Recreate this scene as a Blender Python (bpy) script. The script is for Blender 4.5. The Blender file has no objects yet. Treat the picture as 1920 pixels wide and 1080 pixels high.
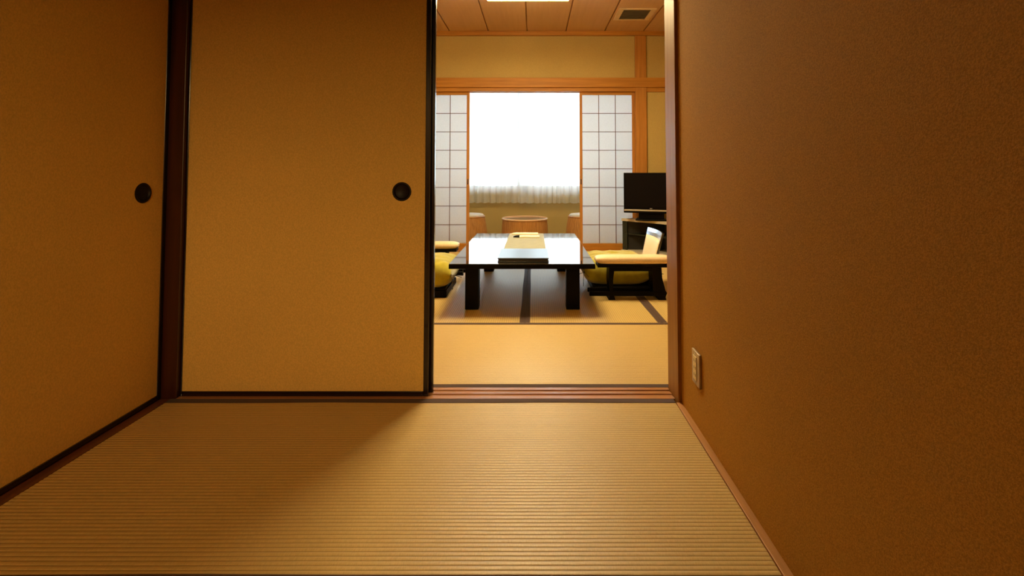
import bpy, bmesh, math, random
from mathutils import Vector, Matrix
random.seed(7)
scene = bpy.context.scene
col = scene.collection
R = math.radians

# ---------------------------------------------------------------- camera
cam_data = bpy.data.cameras.new('camera')
cam = bpy.data.objects.new('camera', cam_data)
col.objects.link(cam)
cam.location = (0, 0, 0.95)
cam.rotation_euler = (R(90 + 2.2), 0, 0)
cam_data.sensor_fit = 'HORIZONTAL'
cam_data.sensor_width = 36
cam_data.lens = 36 * 880 / 1920
cam_data.shift_x = -40 / 1920
cam_data.shift_y = -251 / 1920
cam_data.clip_start = 0.02
scene.camera = cam

# ---------------------------------------------------------------- world, exposure
world = bpy.data.worlds.new('world')
scene.world = world
world.use_nodes = True
bg = world.node_tree.nodes['Background']
bg.inputs['Color'].default_value = (0.80, 0.90, 1.0, 1)
SKY = 12.0
bg.inputs['Strength'].default_value = SKY
LAMP = 62.0
LAMP_SIDE = 31.0
FILL = 220.0  # strength of the unseen fill lamp added behind the camera
FILL_COL = (1.0, 0.66, 0.26, 1)
LAMP_COL = (1.0, 0.78, 0.40, 1)
vs = scene.view_settings
vs.view_transform = 'Standard'
vs.look = 'None'
vs.exposure = 0.0
vs.gamma = 1.0
vs.use_curve_mapping = False
scene.cycles.max_bounces = 16
scene.cycles.diffuse_bounces = 10
scene.cycles.transparent_max_bounces = 16
scene.cycles.sample_clamp_indirect = 8
scene.cycles.caustics_reflective = False


# ---------------------------------------------------------------- materials
def new_mat(name):
    m = bpy.data.materials.new(name)
    m.use_nodes = True
    nt = m.node_tree
    b = nt.nodes['Principled BSDF']
    return m, nt, b


def N(nt, t, **kw):
    n = nt.nodes.new(t)
    for k, v in kw.items():
        setattr(n, k, v)
    return n


def ramp(nt, fac, stops):
    r = N(nt, 'ShaderNodeValToRGB')
    while len(r.color_ramp.elements) < len(stops):
        r.color_ramp.elements.new(0.5)
    for e, (p, c) in zip(r.color_ramp.elements, stops):
        e.position = p
        e.color = (*c, 1)
    nt.links.new(fac, r.inputs[0])
    return r.outputs[0]


def coords(nt, scale):
    tc = N(nt, 'ShaderNodeTexCoord')
    mp = N(nt, 'ShaderNodeMapping')
    mp.inputs['Scale'].default_value = scale
    nt.links.new(tc.outputs['Object'], mp.inputs['Vector'])
    return mp.outputs['Vector']


def noise(nt, vec, scale, detail=4, rough=0.5):
    n = N(nt, 'ShaderNodeTexNoise')
    n.inputs['Scale'].default_value = scale
    n.inputs['Detail'].default_value = detail
    n.inputs['Roughness'].default_value = rough
    nt.links.new(vec, n.inputs['Vector'])
    return n.outputs['Fac']


def bump(nt, b, fac, strength, dist):
    bp = N(nt, 'ShaderNodeBump')
    bp.inputs['Strength'].default_value = strength
    bp.inputs['Distance'].default_value = dist
    nt.links.new(fac, bp.inputs['Height'])
    nt.links.new(bp.outputs['Normal'], b.inputs['Normal'])


def wood(name, dark, light, axis=0, rough=0.4, coat=0.0, grain=1.0):
    """long grain along the given axis of the object"""
    m, nt, b = new_mat(name)
    sc = [22.0 * grain] * 3
    sc[axis] = 1.1 * grain
    v = coords(nt, sc)
    n1 = noise(nt, v, 1.6, 6, 0.62)
    c = ramp(nt, n1, [(0.3, dark), (0.7, light)])
    nt.links.new(c, b.inputs['Base Color'])
    b.inputs['Roughness'].default_value = rough
    b.inputs['Coat Weight'].default_value = coat
    bump(nt, b, n1, 0.08, 0.002)
    return m


def plain(name, c, rough=0.5, metal=0.0, coat=0.0, var=0.06, scale=30, bmp=0.05, spec=0.5):
    m, nt, b = new_mat(name)
    v = coords(nt, (1, 1, 1))
    n1 = noise(nt, v, scale, 4)
    lo = tuple(x * (1 - var) for x in c)
    hi = tuple(min(1, x * (1 + var)) for x in c)
    cc = ramp(nt, n1, [(0.35, lo), (0.65, hi)])
    nt.links.new(cc, b.inputs['Base Color'])
    b.inputs['Roughness'].default_value = rough
    b.inputs['Metallic'].default_value = metal
    b.inputs['Coat Weight'].default_value = coat
    b.inputs['Specular IOR Level'].default_value = spec
    if bmp:
        bump(nt, b, n1, bmp, 0.001)
    return m


def wallpaper(name, c, grain, strength, var=0.12, dist=0.0015, stretch=(1, 1, 1), fleck=0.10):
    """fibre wall covering: fine tufted relief with small light flecks"""
    m, nt, b = new_mat(name)
    v = coords(nt, stretch)
    n1 = noise(nt, v, grain, 5, 0.65)
    n2 = noise(nt, v, 2.2, 3, 0.5)
    n3 = noise(nt, v, grain * 2.1, 2, 0.5)
    lo = tuple(x * (1 - var) for x in c)
    hi = tuple(min(1, x * (1 + var)) for x in c)
    c1 = ramp(nt, n1, [(0.38, lo), (0.62, hi)])
    mx = N(nt, 'ShaderNodeMix', data_type='RGBA', blend_type='MULTIPLY')
    mx.inputs[0].default_value = 1.0
    c2 = ramp(nt, n2, [(0.3, (0.93,) * 3), (0.7, (1.0,) * 3)])
    nt.links.new(c1, mx.inputs[6])
    nt.links.new(c2, mx.inputs[7])
    mx2 = N(nt, 'ShaderNodeMix', data_type='RGBA', blend_type='MIX')
    f = ramp(nt, n3, [(0.66, (0, 0, 0)), (0.74, (fleck,) * 3)])
    nt.links.new(f, mx2.inputs[0])
    nt.links.new(mx.outputs[2], mx2.inputs[6])
    mx2.inputs[7].default_value = (*[min(1, x * 2.2) for x in c], 1)
    nt.links.new(mx2.outputs[2], b.inputs['Base Color'])
    b.inputs['Roughness'].default_value = 0.9
    b.inputs['Specular IOR Level'].default_value = 0.15
    bump(nt, b, n1, strength, dist)
    return m


def tatami_mat_material(name, c):
    m, nt, b = new_mat(name)
    v = coords(nt, (14, 260, 1))
    n1 = noise(nt, v, 2.0, 4, 0.6)
    v2 = coords(nt, (330, 45, 1))
    n2 = noise(nt, v2, 1.6, 3, 0.6)
    v3 = coords(nt, (1, 1, 1))
    n3 = noise(nt, v3, 1.8, 3, 0.5)
    a = ramp(nt, n1, [(0.3, tuple(x * 0.86 for x in c)), (0.7, c)])
    bb = ramp(nt, n2, [(0.3, (0.84, 0.82, 0.74)), (0.62, (1, 1, 1))])
    d = ramp(nt, n3, [(0.3, (0.95, 0.95, 0.9)), (0.7, (1, 1, 1))])
    m1 = N(nt, 'ShaderNodeMix', data_type='RGBA', blend_type='MULTIPLY')
    m1.inputs[0].default_value = 1
    m2 = N(nt, 'ShaderNodeMix', data_type='RGBA', blend_type='MULTIPLY')
    m2.inputs[0].default_value = 1
    nt.links.new(a, m1.inputs[6]); nt.links.new(bb, m1.inputs[7])
    nt.links.new(m1.outputs[2], m2.inputs[6]); nt.links.new(d, m2.inputs[7])
    # the binding thread sunk between the ribs is darker straw
    tc = N(nt, 'ShaderNodeTexCoord')
    sp = N(nt, 'ShaderNodeSeparateXYZ')
    nt.links.new(tc.outputs['Object'], sp.inputs[0])
    mul = N(nt, 'ShaderNodeMath', operation='MULTIPLY'); mul.inputs[1].default_value = math.pi / RIB
    nt.links.new(sp.outputs[1], mul.inputs[0])
    sn = N(nt, 'ShaderNodeMath', operation='SINE'); nt.links.new(mul.outputs[0], sn.inputs[0])
    ab = N(nt, 'ShaderNodeMath', operation='ABSOLUTE'); nt.links.new(sn.outputs[0], ab.inputs[0])
    g = ramp(nt, ab.outputs[0], [(0.0, (0.42, 0.36, 0.26)), (0.34, (1, 1, 1))])
    m3 = N(nt, 'ShaderNodeMix', data_type='RGBA', blend_type='MULTIPLY')
    m3.inputs[0].default_value = 1
    nt.links.new(m2.outputs[2], m3.inputs[6]); nt.links.new(g, m3.inputs[7])
    nt.links.new(m3.outputs[2], b.inputs['Base Color'])
    b.inputs['Roughness'].default_value = 0.40
    b.inputs['Specular IOR Level'].default_value = 0.5
    bump(nt, b, n2, 0.25, 0.0008)
    return m


def cloth(name, c, freq=900, rough=0.85, sheen=0.3, var=0.1, glitter=0.0):
    m, nt, b = new_mat(name)
    v = coords(nt, (1, 1, 1))
    n1 = noise(nt, v, freq, 2)
    n2 = noise(nt, v, 18, 4)
    lo = tuple(x * (1 - var) for x in c)
    hi = tuple(min(1, x * (1 + var)) for x in c)
    cc = ramp(nt, n2, [(0.3, lo), (0.7, hi)])
    nt.links.new(cc, b.inputs['Base Color'])
    b.inputs['Roughness'].default_value = rough
    b.inputs['Sheen Weight'].default_value = sheen
    bump(nt, b, n1, 0.25, 0.0006)
    return m


RIB = 0.0138
M = {}
M['tatami'] = tatami_mat_material('tatami_straw', (0.66, 0.47, 0.19))
M['heri'] = cloth('tatami_border_cloth', (0.055, 0.024, 0.020), sheen=0.1)
M['fusuma'] = wallpaper('fusuma_paper', (0.72, 0.48, 0.14), 260, 0.35, 0.10, 0.0012, (1, 1, 0.6))
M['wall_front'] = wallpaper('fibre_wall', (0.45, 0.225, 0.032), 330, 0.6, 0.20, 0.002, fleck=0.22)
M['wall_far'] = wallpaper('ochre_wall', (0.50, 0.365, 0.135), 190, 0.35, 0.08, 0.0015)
M['hinoki_x'] = wood('cypress_x', (0.33, 0.125, 0.010), (0.50, 0.215, 0.022), 0, 0.6, 0.0)
M['hinoki_y'] = wood('cypress_y', (0.33, 0.14, 0.028), (0.47, 0.21, 0.052), 1, 0.5, 0.0)
M['hinoki_z'] = wood('cypress_z', (0.34, 0.14, 0.026), (0.50, 0.225, 0.05), 2, 0.55, 0.0)
M['hinoki_z'].node_tree.nodes['Principled BSDF'].inputs['Specular IOR Level'].default_value = 0.2
M['jamb'] = wood('jamb_wood', (0.26, 0.11, 0.018), (0.38, 0.175, 0.032), 2, 0.5)
M['jamb'].node_tree.nodes['Principled BSDF'].inputs['Specular IOR Level'].default_value = 0.25
M['sill_x'] = wood('threshold_wood', (0.34, 0.155, 0.065), (0.48, 0.24, 0.11), 0, 0.26, 0.3)
M['post_dark'] = wood('stained_post', (0.026, 0.006, 0.003), (0.055, 0.012, 0.005), 2, 0.35, 0.2)
M['sill_dark'] = wood('stained_sill', (0.10, 0.03, 0.014), (0.17, 0.055, 0.025), 1, 0.35, 0.2)
M['lacquer_frame'] = plain('dark_lacquer_frame', (0.012, 0.004, 0.004), 0.22, coat=0.4, bmp=0.02)
M['pull'] = plain('pull_black', (0.010, 0.005, 0.004), 0.5, bmp=0.0, spec=0.25)
M['ceiling_wood'] = wood('ceiling_board', (0.53, 0.31, 0.15), (0.59, 0.35, 0.175), 1, 0.5, 0.0, 0.7)
M['dark_board'] = wood('dark_board', (0.07, 0.035, 0.015), (0.12, 0.06, 0.028), 0, 0.5)
M['ceiling_plain'] = plain('ceiling_paint', (0.6, 0.45, 0.28), 0.9)
M['black_gloss'] = plain('black_lacquer', (0.006, 0.006, 0.007), 0.035, coat=1.0, bmp=0.0, var=0.02)
M['black_satin'] = plain('black_satin', (0.003, 0.0025, 0.0025), 0.45, bmp=0.0, spec=0.06)
M['black_matte'] = plain('black_matte', (0.008, 0.008, 0.009), 0.6)
M['screen'] = plain('tv_screen', (0.004, 0.003, 0.004), 0.35, bmp=0.0, spec=0.1)
M['silver'] = plain('silver_plastic', (0.42, 0.38, 0.33), 0.35, metal=0.4)
M['stand_top'] = plain('stand_top', (0.48, 0.42, 0.34), 0.45)
M['smoked'] = plain('dark_teal_panel', (0.012, 0.018, 0.018), 0.2, bmp=0.0)
M['leather'] = plain('cream_leather', (0.78, 0.60, 0.40), 0.48, bmp=0.15, scale=120)
M['zabuton'] = cloth('zabuton_cloth', (0.38, 0.325, 0.008), sheen=0.5, var=0.18)
M['tassel'] = cloth('tassel_thread', (0.10, 0.08, 0.02))
M['runner'] = cloth('runner_cloth', (0.29, 0.30, 0.21), freq=500)
M['binder'] = plain('binder_cover', (0.05, 0.065, 0.10), 0.30, spec=0.9, bmp=0.04, scale=200)
M['pages'] = plain('binder_pages', (0.03, 0.022, 0.02), 0.6)
M['cream'] = plain('cream_plastic', (0.80, 0.70, 0.50), 0.35)
M['rattan'] = wood('rattan', (0.28, 0.115, 0.025), (0.48, 0.24, 0.07), 2, 0.4, 0.1, 2.0)
M['rattan_rim'] = plain('rattan_rim', (0.66, 0.42, 0.20), 0.35, coat=0.2)
M['table_inset'] = plain('table_inset', (0.20, 0.10, 0.04), 0.25, coat=0.5)
M['grey_pad'] = cloth('grey_seat_cloth', (0.50, 0.47, 0.42))
M['shadow_gap'] = plain('gap_dark', (0.03, 0.012, 0.005), 0.9)
M['plate'] = plain('outlet_metal', (0.42, 0.32, 0.22), 0.38, metal=0.55)
M['ivory'] = plain('ivory_plastic', (0.74, 0.60, 0.34), 0.4)
M['hole'] = plain('slot_dark', (0.01, 0.006, 0.004), 0.7)
M['vent'] = plain('vent_plastic', (0.64, 0.47, 0.27), 0.55)
M['vent_dark'] = plain('vent_grille', (0.16, 0.12, 0.07), 0.6)
M['alu'] = plain('aluminium', (0.5, 0.5, 0.5), 0.35, metal=0.7)
M['carpet'] = cloth('veranda_carpet', (0.30, 0.20, 0.10))
M['band_reflection'] = plain('painted_reflection', (0.55, 0.66, 0.85), 0.22, metal=0.85, bmp=0.0)  # pale blue colour imitates sky mirrored in the chair's black lacquer
M['chrome'] = plain('polished_lacquer_shell', (0.02, 0.018, 0.02), 0.06, coat=1.0, bmp=0.0)

# shoji paper: light passes softly through it
m, nt, b = new_mat('shoji_paper')
nt.nodes.remove(b)
out = nt.nodes['Material Output']
df = N(nt, 'ShaderNodeBsdfDiffuse'); tr = N(nt, 'ShaderNodeBsdfTranslucent'); mx = N(nt, 'ShaderNodeMixShader')
v = coords(nt, (1, 1, 1))
pc = ramp(nt, noise(nt, v, 60, 5, 0.6), [(0.3, (0.80, 0.81, 0.82)), (0.7, (0.85, 0.86, 0.87))])
nt.links.new(pc, df.inputs[0]); nt.links.new(pc, tr.inputs[0])
mx.inputs[0].default_value = 0.74
nt.links.new(df.outputs[0], mx.inputs[1]); nt.links.new(tr.outputs[0], mx.inputs[2]); nt.links.new(mx.outputs[0], out.inputs[0])
M['paper'] = m
# sheer curtain
m, nt, b = new_mat('sheer_curtain')
nt.nodes.remove(b)
out = nt.nodes['Material Output']
df = N(nt, 'ShaderNodeBsdfDiffuse'); tr = N(nt, 'ShaderNodeBsdfTranslucent'); tp = N(nt, 'ShaderNodeBsdfTransparent')
mx = N(nt, 'ShaderNodeMixShader'); mx2 = N(nt, 'ShaderNodeMixShader')
v = coords(nt, (260, 1, 4))
pc = ramp(nt, noise(nt, v, 1.0, 3, 0.6), [(0.3, (0.80, 0.82, 0.84)), (0.7, (0.90, 0.91, 0.92))])
nt.links.new(pc, df.inputs[0]); nt.links.new(pc, tr.inputs[0])
mx.inputs[0].default_value = 0.55
nt.links.new(df.outputs[0], mx.inputs[1]); nt.links.new(tr.outputs[0], mx.inputs[2])
mx2.inputs[0].default_value = 0.22
nt.links.new(mx.outputs[0], mx2.inputs[1]); nt.links.new(tp.outputs[0], mx2.inputs[2]); nt.links.new(mx2.outputs[0], out.inputs[0])
M['curtain'] = m
# window glass
m, nt, b = new_mat('window_glass')
nt.nodes.remove(b)
out = nt.nodes['Material Output']
tp = N(nt, 'ShaderNodeBsdfTransparent'); gl = N(nt, 'ShaderNodeBsdfGlossy'); fr = N(nt, 'ShaderNodeFresnel'); mx = N(nt, 'ShaderNodeMixShader')
tp.inputs[0].default_value = (0.93, 0.97, 0.96, 1); gl.inputs['Roughness'].default_value = 0.02; fr.inputs[0].default_value = 1.45
nt.links.new(fr.outputs[0], mx.inputs[0]); nt.links.new(tp.outputs[0], mx.inputs[1]); nt.links.new(gl.outputs[0], mx.inputs[2]); nt.links.new(mx.outputs[0], out.inputs[0])
M['glass'] = m
# diffusers of the ceiling light and of the added fill lamp
for key, c_, e_ in (('lamp', LAMP_COL, LAMP), ('lamp_side', LAMP_COL, LAMP_SIDE), ('rear_fill_lamp', FILL_COL, FILL)):
    m, nt, b = new_mat(key + '_diffuser')
    b.inputs['Base Color'].default_value = (0.9, 0.85, 0.7, 1)
    b.inputs['Emission Color'].default_value = c_
    b.inputs['Emission Strength'].default_value = e_
    M[key] = m


# ---------------------------------------------------------------- geometry helpers
def box(bm, x0, x1, y0, y1, z0, z1, bev=0.0):
    x0, x1 = min(x0, x1), max(x0, x1); y0, y1 = min(y0, y1), max(y0, y1); z0, z1 = min(z0, z1), max(z0, z1)
    vs_ = [bm.verts.new((x, y, z)) for x in (x0, x1) for y in (y0, y1) for z in (z0, z1)]
    q = [(0, 1, 3, 2), (4, 6, 7, 5), (0, 4, 5, 1), (2, 3, 7, 6), (0, 2, 6, 4), (1, 5, 7, 3)]
    fs = [bm.faces.new([vs_[i] for i in f]) for f in q]
    if bev:
        es = list({e for f in fs for e in f.edges})
        bmesh.ops.bevel(bm, geom=es, offset=bev, segments=2, profile=0.5, affect='EDGES')


def prism(bm, pts, lo, hi, axis='Z', bev=0.0):
    """extrude a polygon; axis Z: pts are (x, y); axis Y: pts are (x, z); axis X: pts are (y, z)"""
    def P(p, h):
        return (p[0], p[1], h) if axis == 'Z' else (p[0], h, p[1]) if axis == 'Y' else (h, p[0], p[1])
    a = [bm.verts.new(P(p, lo)) for p in pts]
    b_ = [bm.verts.new(P(p, hi)) for p in pts]
    n = len(pts)
    fs = [bm.faces.new(a), bm.faces.new(b_[::-1])]
    for i in range(n):
        fs.append(bm.faces.new([a[i], b_[i], b_[(i + 1) % n], a[(i + 1) % n]]))
    if bev:
        es = list({e for f in fs for e in f.edges})
        bmesh.ops.bevel(bm, geom=es, offset=bev, segments=2, profile=0.5, affect='EDGES')


def lathe(bm, prof, cx=0, cy=0, seg=48, frame=None):
    """prof: (radius, height); frame: 3x3 axes for other directions"""
    rings = []
    for r, h in prof:
        ring = []
        if r < 1e-6:
            p = Vector((0, 0, h))
            if frame: p = frame @ p
            ring = [bm.verts.new((p.x + cx, p.y + cy, p.z))]
        else:
            for i in range(seg):
                a = 2 * math.pi * i / seg
                p = Vector((r * math.cos(a), r * math.sin(a), h))
                if frame: p = frame @ p
                ring.append(bm.verts.new((p.x + cx, p.y + cy, p.z)))
        rings.append(ring)
    for r0, r1 in zip(rings, rings[1:]):
        for i in range(seg):
            j = (i + 1) % seg
            if len(r0) == 1 and len(r1) == 1: continue
            if len(r0) == 1: bm.faces.new([r0[0], r1[i], r1[j]])
            elif len(r1) == 1: bm.faces.new([r0[i], r0[j], r1[0]])
            else: bm.faces.new([r0[i], r0[j], r1[j], r1[i]])


def tube(bm, pts, r, seg=8, closed=False, radii=None):
    pts = [Vector(p) for p in pts]
    n = len(pts)
    rings = []
    for i, p in enumerate(pts):
        if closed: t = pts[(i + 1) % n] - pts[i - 1]
        else: t = pts[min(i + 1, n - 1)] - pts[max(i - 1, 0)]
        t.normalize()
        up = Vector((0, 0, 1)) if abs(t.z) < 0.9 else Vector((1, 0, 0))
        s = t.cross(up).normalized(); u = s.cross(t)
        rr = radii[i] if radii else r
        rings.append([bm.verts.new(p + s * (rr * math.cos(2 * math.pi * k / seg)) + u * (rr * math.sin(2 * math.pi * k / seg))) for k in range(seg)])
    m_ = n if closed else n - 1
    for i in range(m_):
        a, b_ = rings[i], rings[(i + 1) % n]
        for k in range(seg):
            bm.faces.new([a[k], a[(k + 1) % seg], b_[(k + 1) % seg], b_[k]])
    if not closed:
        bm.faces.new(rings[0][::-1]); bm.faces.new(rings[-1])


def obj(name, bm, mat, parent=None, smooth=False, loc=None):
    bmesh.ops.recalc_face_normals(bm, faces=bm.faces)
    me = bpy.data.meshes.new(name)
    bm.to_mesh(me); bm.free()
    me.materials.append(M[mat] if isinstance(mat, str) else mat)
    if smooth:
        me.polygons.foreach_set('use_smooth', [True] * len(me.polygons))
    o = bpy.data.objects.new(name, me)
    col.objects.link(o)
    if parent: o.parent = parent
    if loc: o.location = loc
    return o


def BM():
    return bmesh.new()


def bx(name, mat, parent, *a, bev=0.0, loc=None):
    bm = BM(); box(bm, *a, bev=bev)
    return obj(name, bm, mat, parent, loc=loc)


def thing(name, label, cat, loc=(0, 0, 0), rz=0.0, group=None, kind=None):
    o = bpy.data.objects.new(name, None)
    o.empty_display_size = 0.05
    col.objects.link(o)
    o.location = loc; o.rotation_euler = (0, 0, rz)
    return tag(o, label, cat, group, kind)


def tag(o, label, cat, group=None, kind=None):
    o['label'] = label; o['category'] = cat
    if group: o['group'] = group
    if kind: o['kind'] = kind
    return o


def structure(o):
    o['kind'] = 'structure'
    return o


def copy_tree(o, parent=None):
    c = o.copy(); col.objects.link(c)
    if parent: c.parent = parent
    for ch in list(o.children):
        copy_tree(ch, c)
    return c


# ================================================================= THE SHELL
XL, XR = -1.565, 0.611            # front room: closet doors on the left, fibre wall on the right
YB = -1.6                         # behind the camera
CF = 2.42                         # front ceiling
FX0, FX1 = -1.90, 1.80            # far room
FY0, FY1 = 2.13, 5.72
CZ = 2.68
VY1 = 7.20                        # window wall of the sun porch

structure(bx('floor', 'carpet', None, -2.3, 2.3, YB - 0.2, VY1 + 0.3, -0.26, -0.06))

# front room walls
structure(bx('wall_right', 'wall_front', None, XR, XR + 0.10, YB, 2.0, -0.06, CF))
bm = BM()
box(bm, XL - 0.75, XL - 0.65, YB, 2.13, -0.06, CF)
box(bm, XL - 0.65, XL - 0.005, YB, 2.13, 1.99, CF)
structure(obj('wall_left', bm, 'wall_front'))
bm = BM(); box(bm, XL - 0.65, XL - 0.005, YB, -0.02, -0.06, 1.99)
structure(obj('wall_left', bm, 'dark_board'))
bm = BM()                          # rear wall; unseen doorway added and sized to shape the fill light
DX0, DX1 = -0.92, -0.37
box(bm, XL - 0.75, DX0, YB - 0.1, YB, -0.06, CF)
box(bm, DX1, XR + 0.10, YB - 0.1, YB, -0.06, CF)
box(bm, DX0, DX1, YB - 0.1, YB, 1.86, CF)
structure(obj('wall_back', bm, 'dark_board'))
bm = BM()                          # unseen hall added behind the camera to hold the fill lamp
box(bm, XL - 0.1, XL, YB - 1.9, YB - 0.1, -0.2, CF)
box(bm, XR, XR + 0.1, YB - 1.9, YB - 0.1, -0.2, CF)
box(bm, XL - 0.1, XR + 0.1, YB - 2.0, YB - 1.9, -0.2, CF)
structure(obj('wall_added_hall', bm, 'wall_front'))
structure(bx('floor_added_hall', 'sill_dark', None, XL - 0.1, XR + 0.1, YB - 2.0, YB - 0.1, -0.3, -0.2))
structure(bx('ceiling_added_hall', 'ceiling_plain', None, XL - 0.1, XR + 0.1, YB - 2.0, YB - 0.1, CF, CF + 0.08))
structure(bx('ceiling_front', 'dark_board', None, XL - 0.75, XR + 0.10, YB - 0.1, 2.0, CF, CF + 0.08))
# wall between the rooms (beside and above the opening)
bm = BM()
box(bm, FX0 - 0.42, -1.62, 2.02, FY0, -0.06, 2.8)
box(bm, 0.70, FX1 + 0.1, 2.0, FY0, -0.06, 2.8)
box(bm, -1.62, 0.70, 2.0, FY0, 1.99, 2.8)
structure(obj('wall_middle', bm, 'wall_far'))

# far room walls
structure(bx('wall_far_left', 'wall_far', None, FX0 - 0.1, FX0, FY0, VY1, -0.06, 2.8))
structure(bx('wall_far_right', 'wall_far', None, FX1, FX1 + 0.1, FY0, VY1, -0.06, 2.8))
bm = BM()
box(bm, FX0, FX1, FY1 + 0.02, 5.84, 2.0, 2.8)
box(bm, 1.37, FX1, FY1 + 0.02, 5.84, -0.06, 2.0)
box(bm, FX0, -1.58, FY1 + 0.02, 5.84, -0.06, 2.0)
structure(obj('wall_far', bm, 'wall_far'))

# ceiling of boards: one continuous profile with a narrow groove at every joint
seams = [-1.506, -1.030, -0.553, -0.077, 0.399, 0.875, 1.351]
prof = [(FX0, CZ)]
for s in seams:
    prof += [(s - 0.0075, CZ), (s - 0.0055, CZ + 0.025), (s + 0.0055, CZ + 0.025), (s + 0.0075, CZ)]
prof += [(FX1, CZ), (FX1, CZ + 0.08), (FX0, CZ + 0.08)]
bm = BM(); prism(bm, prof, FY0, FY1 + 0.02, 'Y')
structure(obj('ceiling', bm, 'ceiling_wood'))
# crown moulding round the far room
bm = BM()
box(bm, FX0, FX1, 5.695, 5.742, CZ - 0.05, CZ, 0.002)
structure(obj('trim_1', bm, 'hinoki_x'))
bm = BM()
box(bm, FX0, FX0 + 0.035, FY0, 5.69, CZ - 0.045, CZ, 0.002)
structure(obj('trim_2', bm, 'hinoki_y'))
bm = BM()
box(bm, FX1 - 0.035, FX1, FY0, 5.69, CZ - 0.045, CZ, 0.002)
structure(obj('trim_3', bm, 'hinoki_y'))
# long lintel over the paper screens and its grooved head rail
structure(bx('trim_4', 'hinoki_x', None, FX0, FX1, 5.70, 5.742, 1.987, 2.106, bev=0.003))
bm = BM()
box(bm, -1.52, 1.255, 5.722, 5.752, 1.94, 1.990, 0.001)
box(bm, -1.52, 1.255, 5.775, 5.785, 1.94, 1.990)
box(bm, -1.52, 1.255, 5.81, 5.84, 1.94, 1.990, 0.001)
box(bm, -1.52, 1.255, 5.752, 5.81, 1.962, 1.990)
structure(obj('trim_5', bm, 'hinoki_x'))
# posts beside the screens
structure(bx('trim_6', 'hinoki_z', None, 1.250, 1.385, 5.712, 5.842, 0.0, 1.987, bev=0.003))
structure(bx('trim_7', 'hinoki_z', None, 1.250, 1.385, 5.712, 5.80, 2.106, CZ - 0.05, bev=0.003))
structure(bx('trim_8', 'hinoki_z', None, -1.60, -1.475, 5.712, 5.842, 0.0, 1.987, bev=0.003))
# thin rail over the wall strip right of the post
structure(bx('trim_9', 'hinoki_x', None, 1.386, FX1, 5.725, 5.74, 1.935, 1.986))
# floor rail under the screens
bm = BM()
box(bm, -1.474, 1.249, 5.685, 5.742, -0.04, 0.002, 0.001)
box(bm, -1.474, 1.249, 5.742, 5.83, -0.04, -0.002)
structure(obj('trim_10', bm, 'hinoki_x'))

# threshold between the rooms: two sliding grooves
g = [(2.006, -0.05), (2.006, 0.001), (2.026, 0.001), (2.0262, -0.003), (2.0498, -0.003), (2.050, 0.001),
     (2.062, 0.001), (2.0622, -0.003), (2.0858, -0.003), (2.086, 0.001), (2.108, 0.001), (2.108, -0.05)]
bm = BM(); prism(bm, g, -1.498, 0.594, 'X')
structure(obj('trim_11', bm, 'sill_x'))
# head rail over the opening
bm = BM()
box(bm, -1.62, 0.70, 1.99, 2.026, 1.94, 1.992)
box(bm, -1.62, 0.70, 2.052, 2.062, 1.94, 1.992)
box(bm, -1.62, 0.70, 2.088, 2.14, 1.94, 1.992)
box(bm, -1.62, 0.70, 2.026, 2.088, 1.962, 1.992)
structure(obj('trim_12', bm, 'sill_x'))
# right jamb post, mostly buried in the fibre wall
structure(bx('trim_13', 'jamb', None, 0.597, 0.702, 1.968, 2.115, -0.05, 1.94, bev=0.002))
# left corner post, dark stained
structure(bx('trim_14', 'post_dark', None, -1.64, -1.500, 2.010, 2.135, -0.05, 1.94, bev=0.002))
# strip of wood between right wall and mat
structure(bx('baseboard_right', 'hinoki_y', None, 0.588, XR + 0.004, YB, 1.9675, -0.05, 0.004, bev=0.0015))
# grooved sill below the closet doors
bm = BM()
box(bm, -1.562, -1.520, -0.02, 2.004, -0.05, 0.001, 0.001)
box(bm, -1.66, -1.562, -0.02, 2.004, -0.05, -0.004)
structure(obj('baseboard_left', bm, 'sill_dark'))
structure(bx('trim_15', 'sill_dark', None, -1.66, -1.545, -0.02, 2.005, 1.94, 1.99))


# ---------------------------------------------------------------- sliding doors
def ring_profile(r):
    return [(r * 0.0, -0.007), (r * 0.70, -0.007), (r * 0.78, -0.004), (r * 0.80, 0.0005), (r * 0.86, 0.0024), (r * 0.95, 0.0022), (r, 0.0)]


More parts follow.
